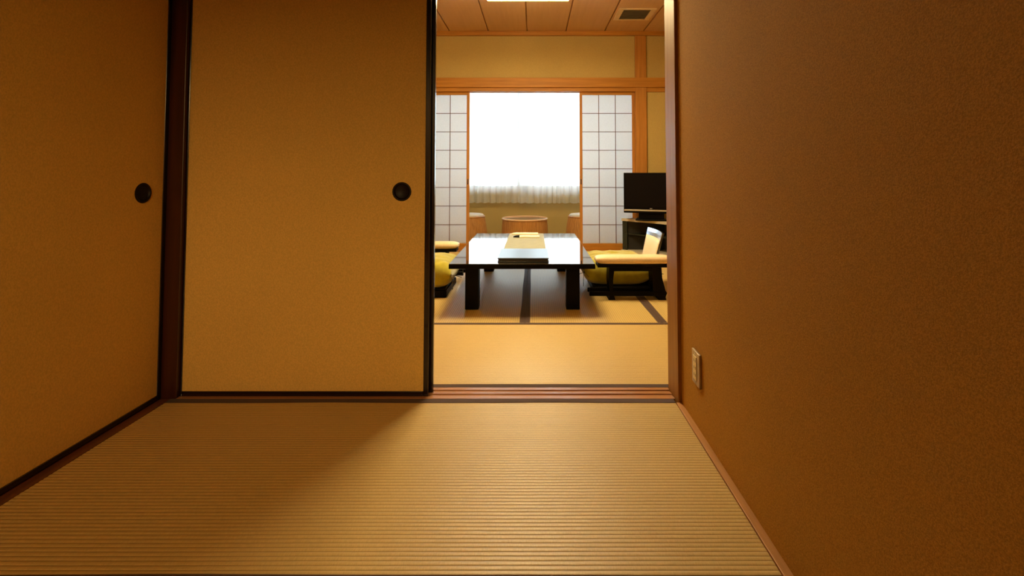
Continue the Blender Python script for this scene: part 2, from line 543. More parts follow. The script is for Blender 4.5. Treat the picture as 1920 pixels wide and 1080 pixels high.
def fusuma(name, width, pull_x, height=1.938, dense=True):
    """papered sliding door in local x (width) / z, front face at y = 0 facing -y"""
    root = bpy.data.objects.new(name, None); col.objects.link(root); structure(root)
    fw, th = 0.021, 0.021
    # papered panel with a round hole for the pull
    bm = BM()
    x0, x1, z0, z1 = fw, width - fw, fw, height - fw
    pr, pz, n = 0.0385, 0.866, 32
    circ = [bm.verts.new((pull_x + pr * math.cos(2 * math.pi * i / n), 0.0025, pz + pr * math.sin(2 * math.pi * i / n))) for i in range(n)]
    sq = []
    for i in range(n):
        a = 2 * math.pi * i / n
        c_, s_ = math.cos(a), math.sin(a)
        k = 0.06 / max(abs(c_), abs(s_))
        sq.append(bm.verts.new((pull_x + k * c_, 0.0025, pz + k * s_)))
    for i in range(n):
        j = (i + 1) % n
        bm.faces.new([circ[i], circ[j], sq[j], sq[i]])
    def quad(a0, a1, b0, b1):
        vv = [bm.verts.new(p) for p in ((a0, 0.0025, b0), (a1, 0.0025, b0), (a1, 0.0025, b1), (a0, 0.0025, b1))]
        bm.faces.new(vv)
    quad(x0, pull_x - 0.06, z0, z1); quad(pull_x + 0.06, x1, z0, z1)
    quad(pull_x - 0.06, pull_x + 0.06, z0, pz - 0.06); quad(pull_x - 0.06, pull_x + 0.06, pz + 0.06, z1)
    # rear skin
    vv = [bm.verts.new(p) for p in ((x0, th - 0.0025, z0), (x1, th - 0.0025, z0), (x1, th - 0.0025, z1), (x0, th - 0.0025, z1))]
    bm.faces.new(vv)
    obj('panel', bm, 'fusuma', root)
    for a in ((0, fw, 0, height), (width - fw, width, 0, height)):
        bx('stile', 'lacquer_frame', root, a[0], a[1], 0, th, a[2], a[3], bev=0.0025)
    bx('bottom_rail', 'lacquer_frame', root, fw, width - fw, 0, th, 0, fw, bev=0.0025)
    bx('top_rail', 'lacquer_frame', root, fw, width - fw, 0, th, height - fw, height, bev=0.0025)
    bm = BM()
    fr = Matrix(((1, 0, 0), (0, 0, -1), (0, 1, 0)))
    lathe(bm, ring_profile(0.041), frame=fr)
    pull = obj('finger_pull', bm, 'pull', root, smooth=True, loc=(pull_x, 0.002, 0.866))
    pull['label'] = 'round black recessed finger pull'
    return root

d = fusuma('door_1', 1.066, 0.945)
d.location = (-1.5125, 2.0275, 0.0)
d = fusuma('door_2', 1.066, 0.12)                # the other leaf, slid back behind the first
d.location = (-1.4995, 2.0635, 0.0)
d = fusuma('door_3', 1.01, 0.89)                 # closet leaf on the left wall
d.location = (XL, 1.00, 0.0); d.rotation_euler = (0, 0, R(90))
d = fusuma('door_4', 1.01, 0.12)
d.location = (XL - 0.026, -0.01, 0.0); d.rotation_euler = (0, 0, R(90))


def shoji(name, x0, x1, pull_left):
    root = bpy.data.objects.new(name, None); col.objects.link(root); structure(root)
    root.location = (x0, 5.755, 0.0)
    W = x1 - x0
    s, th = 0.034, 0.020
    z0, z1 = 0.082, 1.901
    for a in (0, W - s):
        bx('stile', 'hinoki_z', root, a, a + s, 0, th, 0.0, 1.945, bev=0.0015)
    bx('bottom_rail', 'hinoki_x', root, s, W - s, 0, th, 0.0, z0, bev=0.0015)
    bx('top_rail', 'hinoki_x', root, s, W - s, 0, th, z1, 1.945, bev=0.0015)
    bm = BM()
    k = 0.0065
    for i in (1, 2):
        xx = s + (W - 2 * s) * i / 3
        box(bm, xx - k / 2, xx + k / 2, 0.003, 0.014, z0 - 0.002, z1 + 0.002)
    for j in range(1, 8):
        zz = z0 + (z1 - z0) * j / 8
        box(bm, s - 0.002, W - s + 0.002, 0.004, 0.013, zz - k / 2, zz + k / 2)
    obj('lattice', bm, wood_kumiko, root)
    bx('paper', 'paper', root, s - 0.003, W - s + 0.003, 0.0142, 0.0150, z0 - 0.003, z1 + 0.003)
    px = W - s / 2 if not pull_left else s / 2
    bx('finger_pull', 'black_matte', root, px - 0.006, px + 0.006, -0.0012, 0.004, 0.80, 0.865, bev=0.001)

wood_kumiko = wood('lattice_wood', (0.10, 0.040, 0.014), (0.18, 0.075, 0.028), 0, 0.5)
shoji('door_5', -1.470, -0.785, False)
shoji('door_6', 0.568, 1.249, True)

# ---------------------------------------------------------------- sun porch behind the screens
structure(bx('ceiling_porch', 'ceiling_plain', None, FX0, FX1, 5.84, VY1, 2.42, 2.50))
bm = BM()
WZ0, WZ1, WX0, WX1 = 0.71, 2.30, -1.72, 1.62
box(bm, FX0 - 0.1, FX1 + 0.1, VY1, VY1 + 0.15, -0.06, WZ0)
box(bm, FX0 - 0.1, FX1 + 0.1, VY1, VY1 + 0.15, WZ1, 2.8)
box(bm, FX0 - 0.1, WX0, VY1, VY1 + 0.15, WZ0, WZ1)
box(bm, WX1, FX1 + 0.1, VY1, VY1 + 0.15, WZ0, WZ1)
structure(obj('wall_window', bm, 'wall_far'))
win = bpy.data.objects.new('window_1', None); col.objects.link(win); structure(win)
bm = BM()
f = 0.035
box(bm, WX0, WX1, VY1 + 0.07, VY1 + 0.12, WZ0, WZ0 + f)
box(bm, WX0, WX1, VY1 + 0.07, VY1 + 0.12, WZ1 - f, WZ1)
for xx in (WX0, WX1 - f):
    box(bm, xx, xx + f, VY1 + 0.07, VY1 + 0.12, WZ0 + f, WZ1 - f)
obj('window_frame', bm, 'alu', win)
xm = -0.23
bx('sash_bar', 'alu', win, xm - 0.02, xm + 0.02, VY1 + 0.075, VY1 + 0.115, WZ0 + f, WZ1 - f)
bx('glass_pane', 'glass', win, WX0 + f, xm - 0.02, VY1 + 0.09, VY1 + 0.094, WZ0 + f, WZ1 - f)
bx('glass_pane', 'glass', win, xm + 0.02, WX1 - f, VY1 + 0.098, VY1 + 0.102, WZ0 + f, WZ1 - f)
bx('window_sill', 'hinoki_x', win, WX0 - 0.02, WX1 + 0.02, VY1 - 0.02, VY1 + 0.07, WZ0 - 0.02, WZ0 + 0.002, bev=0.002)


def curtain(x0, x1, y, seed, label):
    rnd = random.Random(seed)
    bm = BM()
    nx = int((x1 - x0) / 0.006)
    zs = [0.49 + (2.36 - 0.49) * k / 26 for k in range(27)]
    # pleat positions with uneven widths
    ph = [0.0]; rows = []
    amp = []
    w = 0.1; a_ = 0.02; t = 0
    for i in range(nx + 1):
        if i: ph.append(ph[-1] + 2 * math.pi * 0.006 / w)
        if ph[-1] > t:
            t += 2 * math.pi
            w = rnd.uniform(0.062, 0.135); a_ = rnd.uniform(0.012, 0.026)
        amp.append(a_ if not amp else amp[-1] * 0.9 + a_ * 0.1)
    grid = []
    for z in zs:
        low = (2.36 - z) / 1.87
        row = []
        for i in range(nx + 1):
            x = x0 + 0.006 * i
            dy = amp[i] * (0.55 + 0.75 * low) * math.sin(ph[i]) + 0.006 * low * math.sin(2.3 * ph[i] + 1.3)
            dz = 0.004 * math.sin(ph[i] + 0.6) if z < 0.5 else 0
            row.append(bm.verts.new((x + 0.008 * low * math.cos(ph[i]), y + dy, z + dz)))
        grid.append(row)
    for r0, r1 in zip(grid, grid[1:]):
        for i in range(nx):
            bm.faces.new([r0[i], r0[i + 1], r1[i + 1], r1[i]])
    o = obj('sheer_curtain', bm, 'curtain', None, smooth=True)
    tag(o, label, 'curtain', 'sheer curtains over the window')
    return o

curtain(-1.80, -0.02, 7.075, 3, 'left sheer white pleated curtain hanging over the bright window')
curtain(-0.24, 1.70, 7.02, 11, 'right sheer white pleated curtain hanging over the bright window')
rail = bx('curtain_rail', 'alu', None, -1.85, 1.75, 7.03, 7.07, 2.37, 2.419)
tag(rail, 'pale metal curtain rail above the window on the porch ceiling', 'curtain rail')


# ================================================================= TATAMI MATS
def tatami(label, cx, cy, L, W, along_y=False):
    root = thing('tatami_mat', label, 'tatami mat', (cx, cy, -0.055), R(90) if along_y else 0, 'tatami mats on the floor')
    top = 0.055
    bm = BM()
    hw = 0.031
    n = int(round((W - 2 * hw) / RIB)) + 2
    pts = []
    y0 = -n * RIB / 2
    seg = 5
    for i in range(n):
        for k in range(seg):
            t = k / seg
            yy = y0 + (i + t) * RIB
            pts.append((yy, top - 0.0012 + 0.0012 * abs(math.sin(math.pi * (yy / RIB)))**0.6))
    pts = [p for p in pts if abs(p[0]) < W / 2 - 0.004]
    poly = pts + [(W / 2 - 0.004, 0.0), (-W / 2 + 0.004, 0.0)]
    prism(bm, poly, -L / 2 + 0.0008, L / 2 - 0.0008, 'X')
    body = obj('straw_surface', bm, 'tatami', root)
    for s in (-1, 1):
        bm = BM()
        yi, yo = s * (W / 2 - hw), s * (W / 2 - 0.0008)
        nseg = 60
        rnd = random.Random(int(cx * 100) + int(cy * 10) + s)
        off = [rnd.uniform(-0.0018, 0.0018) for _ in range(8)]
        a = []; b_ = []; c_ = []; d_ = []
        for i in range(nseg + 1):
            x = -L / 2 + 0.0008 + (L - 0.0016) * i / nseg
            w = off[0] * math.sin(x * 3 + off[1] * 900) + off[2] * math.sin(x * 7 + 1)
            a.append(bm.verts.new((x, yi + w, top - 0.001)))
            b_.append(bm.verts.new((x, yi + w, top + 0.0012)))
            c_.append(bm.verts.new((x, yo, top + 0.0010)))
            d_.append(bm.verts.new((x, yo, 0.002)))
        for i in range(nseg):
            for p, q in ((a, b_), (b_, c_), (c_, d_)):
                bm.faces.new([p[i], p[i + 1], q[i + 1], q[i]])
        obj('cloth_border', bm, 'heri', root)
    return root

W0 = 0.892
fx = (-1.520 + 0.588) / 2
tatami('straw tatami mat in the dim front room, directly before the wooden threshold', fx, 2.005 - W0 / 2, 2.106, W0)
tatami('straw tatami mat in the dim front room, nearest the camera at the bottom edge', fx, 2.005 - W0 * 1.5, 2.106, W0)
tatami('straw tatami mat behind the camera in the front room', fx, 2.005 - W0 * 2.5, 2.106, W0)
tatami('straw tatami mat behind the camera by the rear wall of the front room', fx, 2.005 - W0 * 3.5, 2.106, W0)
FW = 0.870
cys = (2.1095 + 3.0) / 2
tatami('brightly lit straw tatami mat just beyond the wooden threshold, in front of the black table', -0.054, cys, 1.74, 0.89)
tatami('straw tatami mat in the far room right of the one beyond the threshold', 0.816 + 0.49, cys, 0.98, 0.89)
tatami('straw tatami mat in the far room left of the one beyond the threshold', -0.924 - 0.487, cys, 0.974, 0.89)
cy2 = 3.0 + 0.87
tatami('straw tatami mat under the left half of the black table', -0.054 - FW / 2, cy2, 1.74, FW, True)
tatami('straw tatami mat under the right half of the black table', -0.054 + FW / 2, cy2, 1.74, FW, True)
tatami('straw tatami mat at the right, beneath the rear leg of the cream armrest', -0.054 + FW * 1.5, cy2, 1.74, FW, True)
tatami('straw tatami mat at the left, beneath the left floor chair', -0.054 - FW * 1.5, cy2, 1.74, FW, True)
cy3 = (4.74 + 5.684) / 2
tatami('straw tatami mat between the black table and the paper screens', -0.054, cy3, 1.74, 0.943)
tatami('straw tatami mat under the television stand', 0.816 + 0.49, cy3, 0.98, 0.943)
tatami('straw tatami mat before the left paper screen, beyond the left floor chair', -0.924 - 0.487, cy3, 0.974, 0.943)
T0 = 0.0012       # top of the borders

# ================================================================= LOW TABLE
tb = thing('low_table', 'low black glossy lacquered table reflecting the bright window', 'table', (-0.0755, 3.948, 0.0))
hx, hy = 0.491, 0.786
bx('tabletop', 'black_satin', tb, -hx, hx, -hy, hy, 0.303, 0.3325, bev=0.003)
gt = bx('gloss_sheet', 'black_gloss', tb, -hx + 0.002, hx - 0.002, -hy + 0.002, hy - 0.002, 0.3326, 0.337, bev=0.001)
gt['label'] = 'mirror glossy top sheet'
lw = 0.093
for sx in (-1, 1):
    for sy in (-1, 1):
        x0 = sx * 0.397; y0 = sy * (hy - 0.118)
        bm = BM()
        box(bm, x0 - sx * lw, x0, y0 - sy * lw, y0, T0, 0.303, 0.003)
        obj('leg', bm, 'black_satin', tb)


def apron_pts(a):
    pts = [(-a, 0.303), (-a, 0.272), (-a + 0.075, 0.272)]
    for k in range(1, 6):
        t = k / 5 * math.pi / 2
        pts.append((-a + 0.075 + 0.03 * math.sin(t), 0.272 + 0.018 * (1 - math.cos(t))))
    return pts + [(-p[0], p[1]) for p in pts[::-1]]

for sy in (-1, 1):
    bm = BM(); prism(bm, apron_pts(0.304), sy * (hy - 0.165) - 0.011, sy * (hy - 0.165) + 0.011, 'Y')
    obj('apron', bm, 'black_satin', tb)
for sx in (-1, 1):
    bm = BM(); prism(bm, apron_pts(0.575), sx * 0.350 - 0.011, sx * 0.350 + 0.011, 'X')
    obj('apron', bm, 'black_satin', tb)
TT = 0.337

# runner
bm = BM()
nx, ny = 10, 60
x0, x1, y0, y1 = -0.236, 0.100, 3.30, 4.715
grid = []
for j in range(ny + 1):
    yy = y0 + (y1 - y0) * j / ny
    grid.append([(x0 + (x1 - x0) * i / nx, yy) for i in range(nx + 1)])
vt = [[bm.verts.new((p[0], p[1], TT + 0.0022 + 0.0004 * math.sin(p[0] * 40 + p[1] * 17))) for p in r] for r in grid]
vb = [[bm.verts.new((p[0], p[1], TT + 0.0002)) for p in r] for r in grid]
for j in range(ny):
    for i in range(nx):
        bm.faces.new([vt[j][i], vt[j][i + 1], vt[j + 1][i + 1], vt[j + 1][i]])
        bm.faces.new([vb[j][i], vb[j + 1][i], vb[j + 1][i + 1], vb[j][i + 1]])
for j in range(ny):
    bm.faces.new([vt[j][0], vt[j + 1][0], vb[j + 1][0], vb[j][0]])
    bm.faces.new([vt[j][nx], vb[j][nx], vb[j + 1][nx], vt[j + 1][nx]])
for i in range(nx):
    bm.faces.new([vt[0][i], vb[0][i], vb[0][i + 1], vt[0][i + 1]])
    bm.faces.new([vt[ny][i], vt[ny][i + 1], vb[ny][i + 1], vb[ny][i]])
tag(obj('table_runner', bm, 'runner', smooth=False), 'plain olive green cloth runner laid lengthwise on the black table', 'table runner')

# ring binder lying on the runner
bd = thing('binder', 'closed black glossy binder lying on the front of the black table', 'binder', (-0.069, 3.42, TT + 0.0028))
bx('back_cover', 'binder', bd, -0.175, 0.175, -0.20, 0.20, 0.0, 0.005, bev=0.0015)
bx('pages', 'pages', bd, -0.170, 0.168, -0.192, 0.194, 0.005, 0.019, bev=0.001)
bx('front_cover', 'binder', bd, -0.175, 0.175, -0.20, 0.20, 0.019, 0.026, bev=0.002)

# two slim handsets side by side on the runner
def handset(label, cx, cy, L, dark_end):
    r = thing('remote_control', label, 'remote control', (cx, cy, TT + 0.0027), R(-1), 'remotes at the far end of the runner')
    bm = BM()
    pts = []
    for k in range(9):
        a = math.pi * k / 8
        pts.append((0.021 * math.cos(a), 0.003 + 0.017 * math.sin(a)))
    pts += [(-0.019, 0.0), (0.019, 0.0)]
    prism(bm, pts, -L / 2 + 0.06, L / 2, 'X', bev=0.0)
    obj('body', bm, 'cream', r, smooth=False)
    bm = BM()
    segs = [(-L / 2 + 0.0601, 1.0), (-L / 2 + 0.03, 0.92), (-L / 2 + 0.008, 0.62), (-L / 2, 0.3)]
    rings = []
    for x, s in segs:
        rings.append([bm.verts.new((x, p[0] * s, p[1] * s + 0.0001)) for p in pts])
    for ra, rb in zip(rings, rings[1:]):
        for i in range(len(pts)):
            j = (i + 1) % len(pts)
            bm.faces.new([ra[i], ra[j], rb[j], rb[i]])
    bm.faces.new(rings[0]); bm.faces.new(rings[-1][::-1])
    e = obj('tip', bm, 'black_satin' if dark_end else 'cream', r)
    if dark_end: e['label'] = 'black tip'
    return r

handset('slim cream remote control at the far end of the runner, the one further back', -0.085, 4.63, 0.262, False)
handset('slim cream remote control with black tip, in front of the plain cream one', -0.066, 4.43, 0.245, True)


# ================================================================= SEATING
def floor_chair(label):
    """legless chair; sitter looks towards local -x; base at the origin"""
    r = thing('floor_chair', label, 'chair', (0, 0, T0), 0, 'legless floor chairs beside the black table')
    # seat frame
    bm = BM()
    box(bm, -0.24, 0.27, -0.235, -0.195, 0.0, 0.052, 0.004)
    box(bm, -0.24, 0.27, 0.195, 0.235, 0.0, 0.052, 0.004)
    box(bm, -0.24, -0.20, -0.196, 0.196, 0.004, 0.050)
    box(bm, 0.20, 0.24, -0.196, 0.196, 0.004, 0.050)
    obj('seat_frame', bm, 'black_satin', r)
    bx('seat', 'black_satin', r, -0.23, 0.25, -0.225, 0.225, 0.0522, 0.064, bev=0.004)
    # bent backrest shell
    prof = []
    for k in range(15):
        t = k / 14
        x = 0.196 + 0.050 * t + 0.049 * t ** 2.2 + 0.012 * math.sin(math.pi * t)
        z = 0.055 + 0.415 * t
        prof.append((x, z))
    def sheet(bm, off0, off1, w0, w1, t0, t1, crown=0.0):
        ks = [i for i in range(15) if t0 <= i / 14 <= t1]
        ny = 12
        front = []; back = []
        for i in ks:
            t = i / 14
            px, pz = prof[i]
            w = w0 + (w1 - w0) * t
            fr_ = []; bk_ = []
            for j in range(ny + 1):
                y = -w / 2 + w * j / ny
                q = (2 * j / ny - 1)
                curve = 0.028 * (1 - q * q)
                edge = crown * (1 - abs(q) ** 6) * (1 - abs(2 * (t - t0) / (t1 - t0) - 1) ** 8)
                fr_.append(bm.verts.new((px + curve - off1 - edge, y, pz)))
                bk_.append(bm.verts.new((px + curve - off0, y, pz)))
            front.append(fr_); back.append(bk_)
        for g_, flip in ((front, 0), (back, 1)):
            for a, b_ in zip(g_, g_[1:]):
                for j in range(ny):
                    bm.faces.new([a[j], a[j + 1], b_[j + 1], b_[j]])
        n_ = len(ks)
        for i in range(n_ - 1):
            bm.faces.new([front[i][0], front[i + 1][0], back[i + 1][0], back[i][0]])
            bm.faces.new([front[i][ny], back[i][ny], back[i + 1][ny], front[i + 1][ny]])
        for j in range(ny):
            bm.faces.new([front[0][j], back[0][j], back[0][j + 1], front[0][j + 1]])
            bm.faces.new([front[-1][j], front[-1][j + 1], back[-1][j + 1], back[-1][j]])
    bm = BM(); sheet(bm, -0.012, 0.0, 0.40, 0.45, 0.0, 1.0)
    s = obj('backrest', bm, 'chrome', r, smooth=False)
    bm = BM(); sheet(bm, 0.0005, 0.006, 0.375, 0.43, 0.2, 0.86, 0.012)
    p = obj('back_pad', bm, 'leather', s, smooth=True)
    p['label'] = 'cream leather pad'
    bm = BM(); sheet(bm, 0.0005, 0.005, 0.39, 0.445, 0.857, 1.0, 0.002)  # added strip: the blue reflection on the lacquered top edge, put into colour
    p = obj('reflection_band', bm, 'band_reflection', s, smooth=False)
    p['label'] = 'pale blue band imitating a reflection on the lacquered top'
    return r


def pillow(bm, hx_, hy_, zc, ht, hb, n=28):
    def grid(sgn, h):
        rows = []
        for j in range(n + 1):
            v = -math.cos(math.pi * j / n)
            row = []
            for i in range(n + 1):
                u = -math.cos(math.pi * i / n)
                f_ = ((1 - u ** 8) * (1 - v ** 8))
                f_ = max(f_, 0) ** 0.5
                dome = 1 - 0.30 * (u * u + v * v) / 2
                pinch = 1 - 0.045 * (1 - abs(u) ** 2) * abs(v) ** 3 - 0.045 * (1 - abs(v) ** 2) * abs(u) ** 3
                wr = 0.004 * math.sin(9 * u + 5 * v) * math.sin(7 * v - 3 * u) + 0.0035 * math.sin(23 * u * v + 2)
                tuft = 0.03 * math.exp(-((u * u + v * v) / 0.012)) if sgn > 0 else 0
                z = zc + sgn * h * f_ * dome + wr * f_ * (1 if sgn > 0 else 0) - tuft + 0.02 * (u * u * v * v) 
                row.append((u * hx_ * pinch, v * hy_ * pinch, z))
            rows.append(row)
        return rows
    T = grid(1, ht); B = grid(-1, hb)
    vt_ = [[bm.verts.new(p) for p in r_] for r_ in T]
    vb_ = []
    for j in range(n + 1):
        row = []
        for i in range(n + 1):
            if i in (0, n) or j in (0, n): row.append(vt_[j][i])
            else:
                x, y, z = B[j][i]
                row.append(bm.verts.new((x, y, max(z, zc - hb * 0.80))))
        vb_.append(row)
    for j in range(n):
        for i in range(n):
            bm.faces.new([vt_[j][i], vt_[j][i + 1], vt_[j + 1][i + 1], vt_[j + 1][i]])
            bm.faces.new([vb_[j][i], vb_[j + 1][i], vb_[j + 1][i + 1], vb_[j][i + 1]])


def zabuton(label):
    r = thing('floor_cushion', label, 'cushion', (0, 0, 0.0655), 0, 'green cushions on the floor chairs')
    bm = BM()
    pillow(bm, 0.275, 0.27, 0.088, 0.125, 0.110)
    obj('cushion', bm, 'zabuton', r, smooth=True)
    bm = BM()
    tube(bm, [(-0.006, 0, 0.185), (0.0, 0.004, 0.196), (0.012, 0.004, 0.200), (0.024, 0, 0.195)], 0.003)
    obj('tuft', bm, 'tassel', r)
    for sx in (-1, 1):
        for sy in (-1, 1):
            bm = BM()
            x, y, z = sx * 0.272, sy * 0.267, 0.108
            lathe(bm, [(0, z - 0.008), (0.006, z - 0.005), (0.008, z), (0.006, z + 0.005), (0, z + 0.008)], x, y, 10)
            for a, L in ((0.2, 0.105), (1.1, 0.08), (-0.3, 0.06)):
                ang = math.atan2(sy, sx) + a
                dx, dy = math.cos(ang), math.sin(ang)
                if a == 0.2:
                    pts = [(x, y, z), (x + dx * 0.012, y + dy * 0.012, z - 0.01), (x + dx * 0.014, y + dy * 0.014, z - 0.05), (x + dx * 0.015, y + dy * 0.015, z - L)]
                else:
                    pts = [(x, y, z), (x + dx * 0.02, y + dy * 0.02, z - 0.004), (x + dx * 0.04, y + dy * 0.04, z - 0.008), (x + dx * L, y + dy * L, z - 0.02)]
                tube(bm, pts, 0.0022, 6, radii=[0.002, 0.002, 0.0025, 0.003])
            obj('tassel', bm, 'tassel', r)
    return r


def armrest(label):
    """low padded elbow rest, long side along x; base at the origin"""
    r = thing('armrest_stand', label, 'armrest', (0, 0, T0), 0, 'padded elbow rests beside the floor chairs')
    # pad with rounded ends and a rounded section
    bm = BM()
    L, D, z0, z1 = 0.285, 0.070, 0.258, 0.322
    n, mseg = 30, 16
    rings = []
    for i in range(n + 1):
        u = -math.cos(math.pi * i / n)
        s = max(0.0, 1 - abs(u) ** 9) ** 0.5
        ring = []
        for k in range(mseg):
            a = 2 * math.pi * k / mseg
            c_, s_ = math.cos(a), math.sin(a)
            ex = 0.62
            yy = D * math.copysign(abs(c_) ** ex, c_) * (0.6 + 0.4 * s)
            zz = (z0 + z1) / 2 + (z1 - z0) / 2 * math.copysign(abs(s_) ** ex, s_) * (0.25 + 0.75 * s)
            ring.append(bm.verts.new((u * L, yy, zz)))
        rings.append(ring)
    for a, b_ in zip(rings, rings[1:]):
        for k in range(mseg):
            bm.faces.new([a[k], a[(k + 1) % mseg], b_[(k + 1) % mseg], b_[k]])
    bm.faces.new(rings[0][::-1]); bm.faces.new(rings[-1])
    p = obj('arm_pad', bm, 'leather', r, smooth=True)
    p['label'] = 'cream leather pad'
    bm = BM(); box(bm, -0.272, 0.275, -0.062, 0.062, 0.238, 0.2595, 0.004)
    obj('beam', bm, 'black_satin', r)
    bm = BM(); box(bm, -0.18, 0.20, -0.058, -0.040, 0.210, 0.2385, 0.003)
    box(bm, -0.18, 0.20, 0.040, 0.058, 0.210, 0.2385, 0.003)
    obj('apron', bm, 'black_satin', r)
    # narrow leg and broad flared leg, each a panel across the depth
    bm = BM()
    prism(bm, [(-0.187, 0.238), (-0.190, 0.14), (-0.183, 0.05), (-0.187, 0.012), (-0.192, 0.0), (-0.142, 0.0), (-0.146, 0.014), (-0.156, 0.05), (-0.158, 0.14), (-0.146, 0.238)], -0.060, 0.060, 'Y')
    obj('leg', bm, 'black_satin', r)
    bm = BM()
    prism(bm, [(0.136, 0.238), (0.138, 0.07), (0.16, 0.03), (0.182, 0.012), (0.180, 0.0), (0.236, 0.0), (0.232, 0.02), (0.243, 0.05), (0.232, 0.07), (0.208, 0.16), (0.203, 0.238)], -0.060, 0.060, 'Y')
    obj('leg', bm, 'black_satin', r)
    bm = BM(); box(bm, -0.336, 0.235, -0.068, -0.050, 0.030, 0.062, 0.004)
    box(bm, -0.336, 0.235, 0.050, 0.068, 0.030, 0.062, 0.004)
    obj('stretcher', bm, 'black_satin', r)
    return r


ch = floor_chair('black legless floor chair with cream back pad, right of the table')
ch.location = (0.685, 3.865, T0)
zb = zabuton('thick yellow green floor cushion on the right floor chair')
zb.location = (0.655, 3.865, 0.066)
ar = armrest('low cream padded armrest on black legs, right of the table')
ar.location = (0.752, 3.588, T0)
chair_r, zab_r, arm_r = ch, zb, ar
# keep the elbow rest clear of the chair
ch.location = (0.710, 3.895, T0); zb.location = (0.668, 3.945, 0.066)

c2 = copy_tree(chair_r); c2.location = (-0.900, 3.825, T0); c2.rotation_euler = (0, 0, math.pi)
c2['label'] = 'black legless floor chair at the left, mostly hidden by the dark-framed sliding door'
z2 = copy_tree(zab_r); z2.location = (-0.892, 3.835, 0.066); z2.rotation_euler = (0, 0, math.pi)
z2['label'] = 'thick yellow green floor cushion with tassels at the left of the table'
a2 = copy_tree(arm_r); a2.location = (-0.958, 4.275, T0); a2.rotation_euler = (0, 0, math.pi)
a2['label'] = 'low cream padded armrest at the left edge of the opening, behind the cushion'

# ================================================================= TELEVISION ON ITS CORNER STAND
st = thing('tv_stand', 'black open corner stand with pale top under the television', 'tv stand', (1.045, 5.60, T0), R(-45))
# local: x runs along the front, y goes back into the corner
foot = [(0.0, 0.0), (0.86, 0.0), (0.80, 0.10), (0.48, 0.40), (0.38, 0.40), (0.06, 0.075)]
def inset(pts, d_):
    cx = sum(p[0] for p in pts) / len(pts); cy = sum(p[1] for p in pts) / len(pts)
    return [(cx + (p[0] - cx) * (1 - d_), cy + (p[1] - cy) * (1 - d_)) for p in pts]
foot = [(0.0, 0.0), (0.80, 0.0), (0.80, 0.02), (0.45, 0.36), (0.36, 0.36), (0.045, 0.05)]
bm = BM(); prism(bm, foot, 0.372, 0.402, 'Z', 0.003); obj('top_panel', bm, 'stand_top', st)
bm = BM(); prism(bm, inset(foot, -0.02), 0.0, 0.035, 'Z', 0.003); obj('base_panel', bm, 'stand_top', st)
bm = BM(); prism(bm, [(0.012, 0.006), (0.075, 0.006), (0.075, 0.022), (0.034, 0.022)], 0.035, 0.372, 'Z'); obj('side_panel', bm, 'smoked', st)
bm = BM(); prism(bm, [(0.725, 0.006), (0.788, 0.006), (0.785, 0.022), (0.725, 0.022)], 0.035, 0.372, 'Z'); obj('side_panel', bm, 'smoked', st)
bm = BM()
for a, b_ in (((0.05, 0.04), (0.37, 0.35)), ((0.37, 0.35), (0.44, 0.35)), ((0.44, 0.35), (0.77, 0.03))):
    v_ = Vector((b_[0] - a[0], b_[1] - a[1])).normalized(); nn = Vector((-v_.y, v_.x)) * -0.006
    prism(bm, [a, b_, (b_[0] + nn.x, b_[1] + nn.y), (a[0] + nn.x, a[1] + nn.y)], 0.035, 0.372, 'Z')
obj('back_panel', bm, 'black_matte', st)
bm = BM(); prism(bm, [(0.076, 0.03), (0.724, 0.03), (0.724, 0.055), (0.44, 0.335), (0.37, 0.335), (0.076, 0.055)], 0.215, 0.228, 'Z'); obj('shelf', bm, 'smoked', st)

tv = thing('television', 'flat black television switched off, standing on the corner stand', 'television', (1.335, 5.335, 0.4035), R(-17))
bx('foot', 'black_satin', tv, -0.17, 0.17, -0.07, 0.10, 0.0, 0.018, bev=0.005)
bx('neck', 'black_satin', tv, -0.14, 0.14, 0.0, 0.05, 0.018, 0.10, bev=0.005)
hw_ = 0.305
bx('housing', 'black_satin', tv, -hw_, hw_, -0.020, 0.045, 0.082, 0.540, bev=0.006)
bx('screen', 'screen', tv, -hw_ + 0.022, hw_ - 0.022, -0.0222, -0.0195, 0.150, 0.520)
bx('speaker_bar', 'silver', tv, -hw_ + 0.006, hw_ - 0.006, -0.0255, -0.0195, 0.104, 0.122, bev=0.002)
bm = BM()
lathe(bm, [(0.0, 0.0015), (0.010, 0.0015), (0.011, 0.0)], 0, 0, 20, frame=Matrix(((1.5, 0, 0), (0, 0, -1), (0, 0.35, 0))))
obj('logo', bm, 'silver', tv, loc=(0, -0.020, 0.136))

# ================================================================= RATTAN SET ON THE PORCH
FZ = -0.0595
rt = thing('rattan_table', 'round woven rattan drum table on the porch behind the black table', 'table', (-0.115, 6.36, FZ))
rz = 0.335 - FZ
def drum(name, parent, r0, r1, h, n=72, thick=0.006, mat='rattan'):
    """side of upright canes around a drum, r0 at the floor and r1 at the top"""
    bm = BM()
    seg = n * 6
    hs = [0, 0.25, 0.5, 0.75, 1.0]
    rings = []
    for t in hs:
        r_ = r0 + (r1 - r0) * t + 0.012 * math.sin(math.pi * t)
        ring = []
        for i in range(seg):
            a = 2 * math.pi * i / seg
            k = r_ + thick * abs(math.sin(a * n / 2))
            ring.append(bm.verts.new((k * math.cos(a), k * math.sin(a), 0.0 + h * t)))
        rings.append(ring)
    for a, b_ in zip(rings, rings[1:]):
        for i in range(seg):
            bm.faces.new([a[i], a[(i + 1) % seg], b_[(i + 1) % seg], b_[i]])
    return obj(name, bm, mat, parent, smooth=True)
drum('drum', rt, 0.295, 0.292, rz - 0.012)
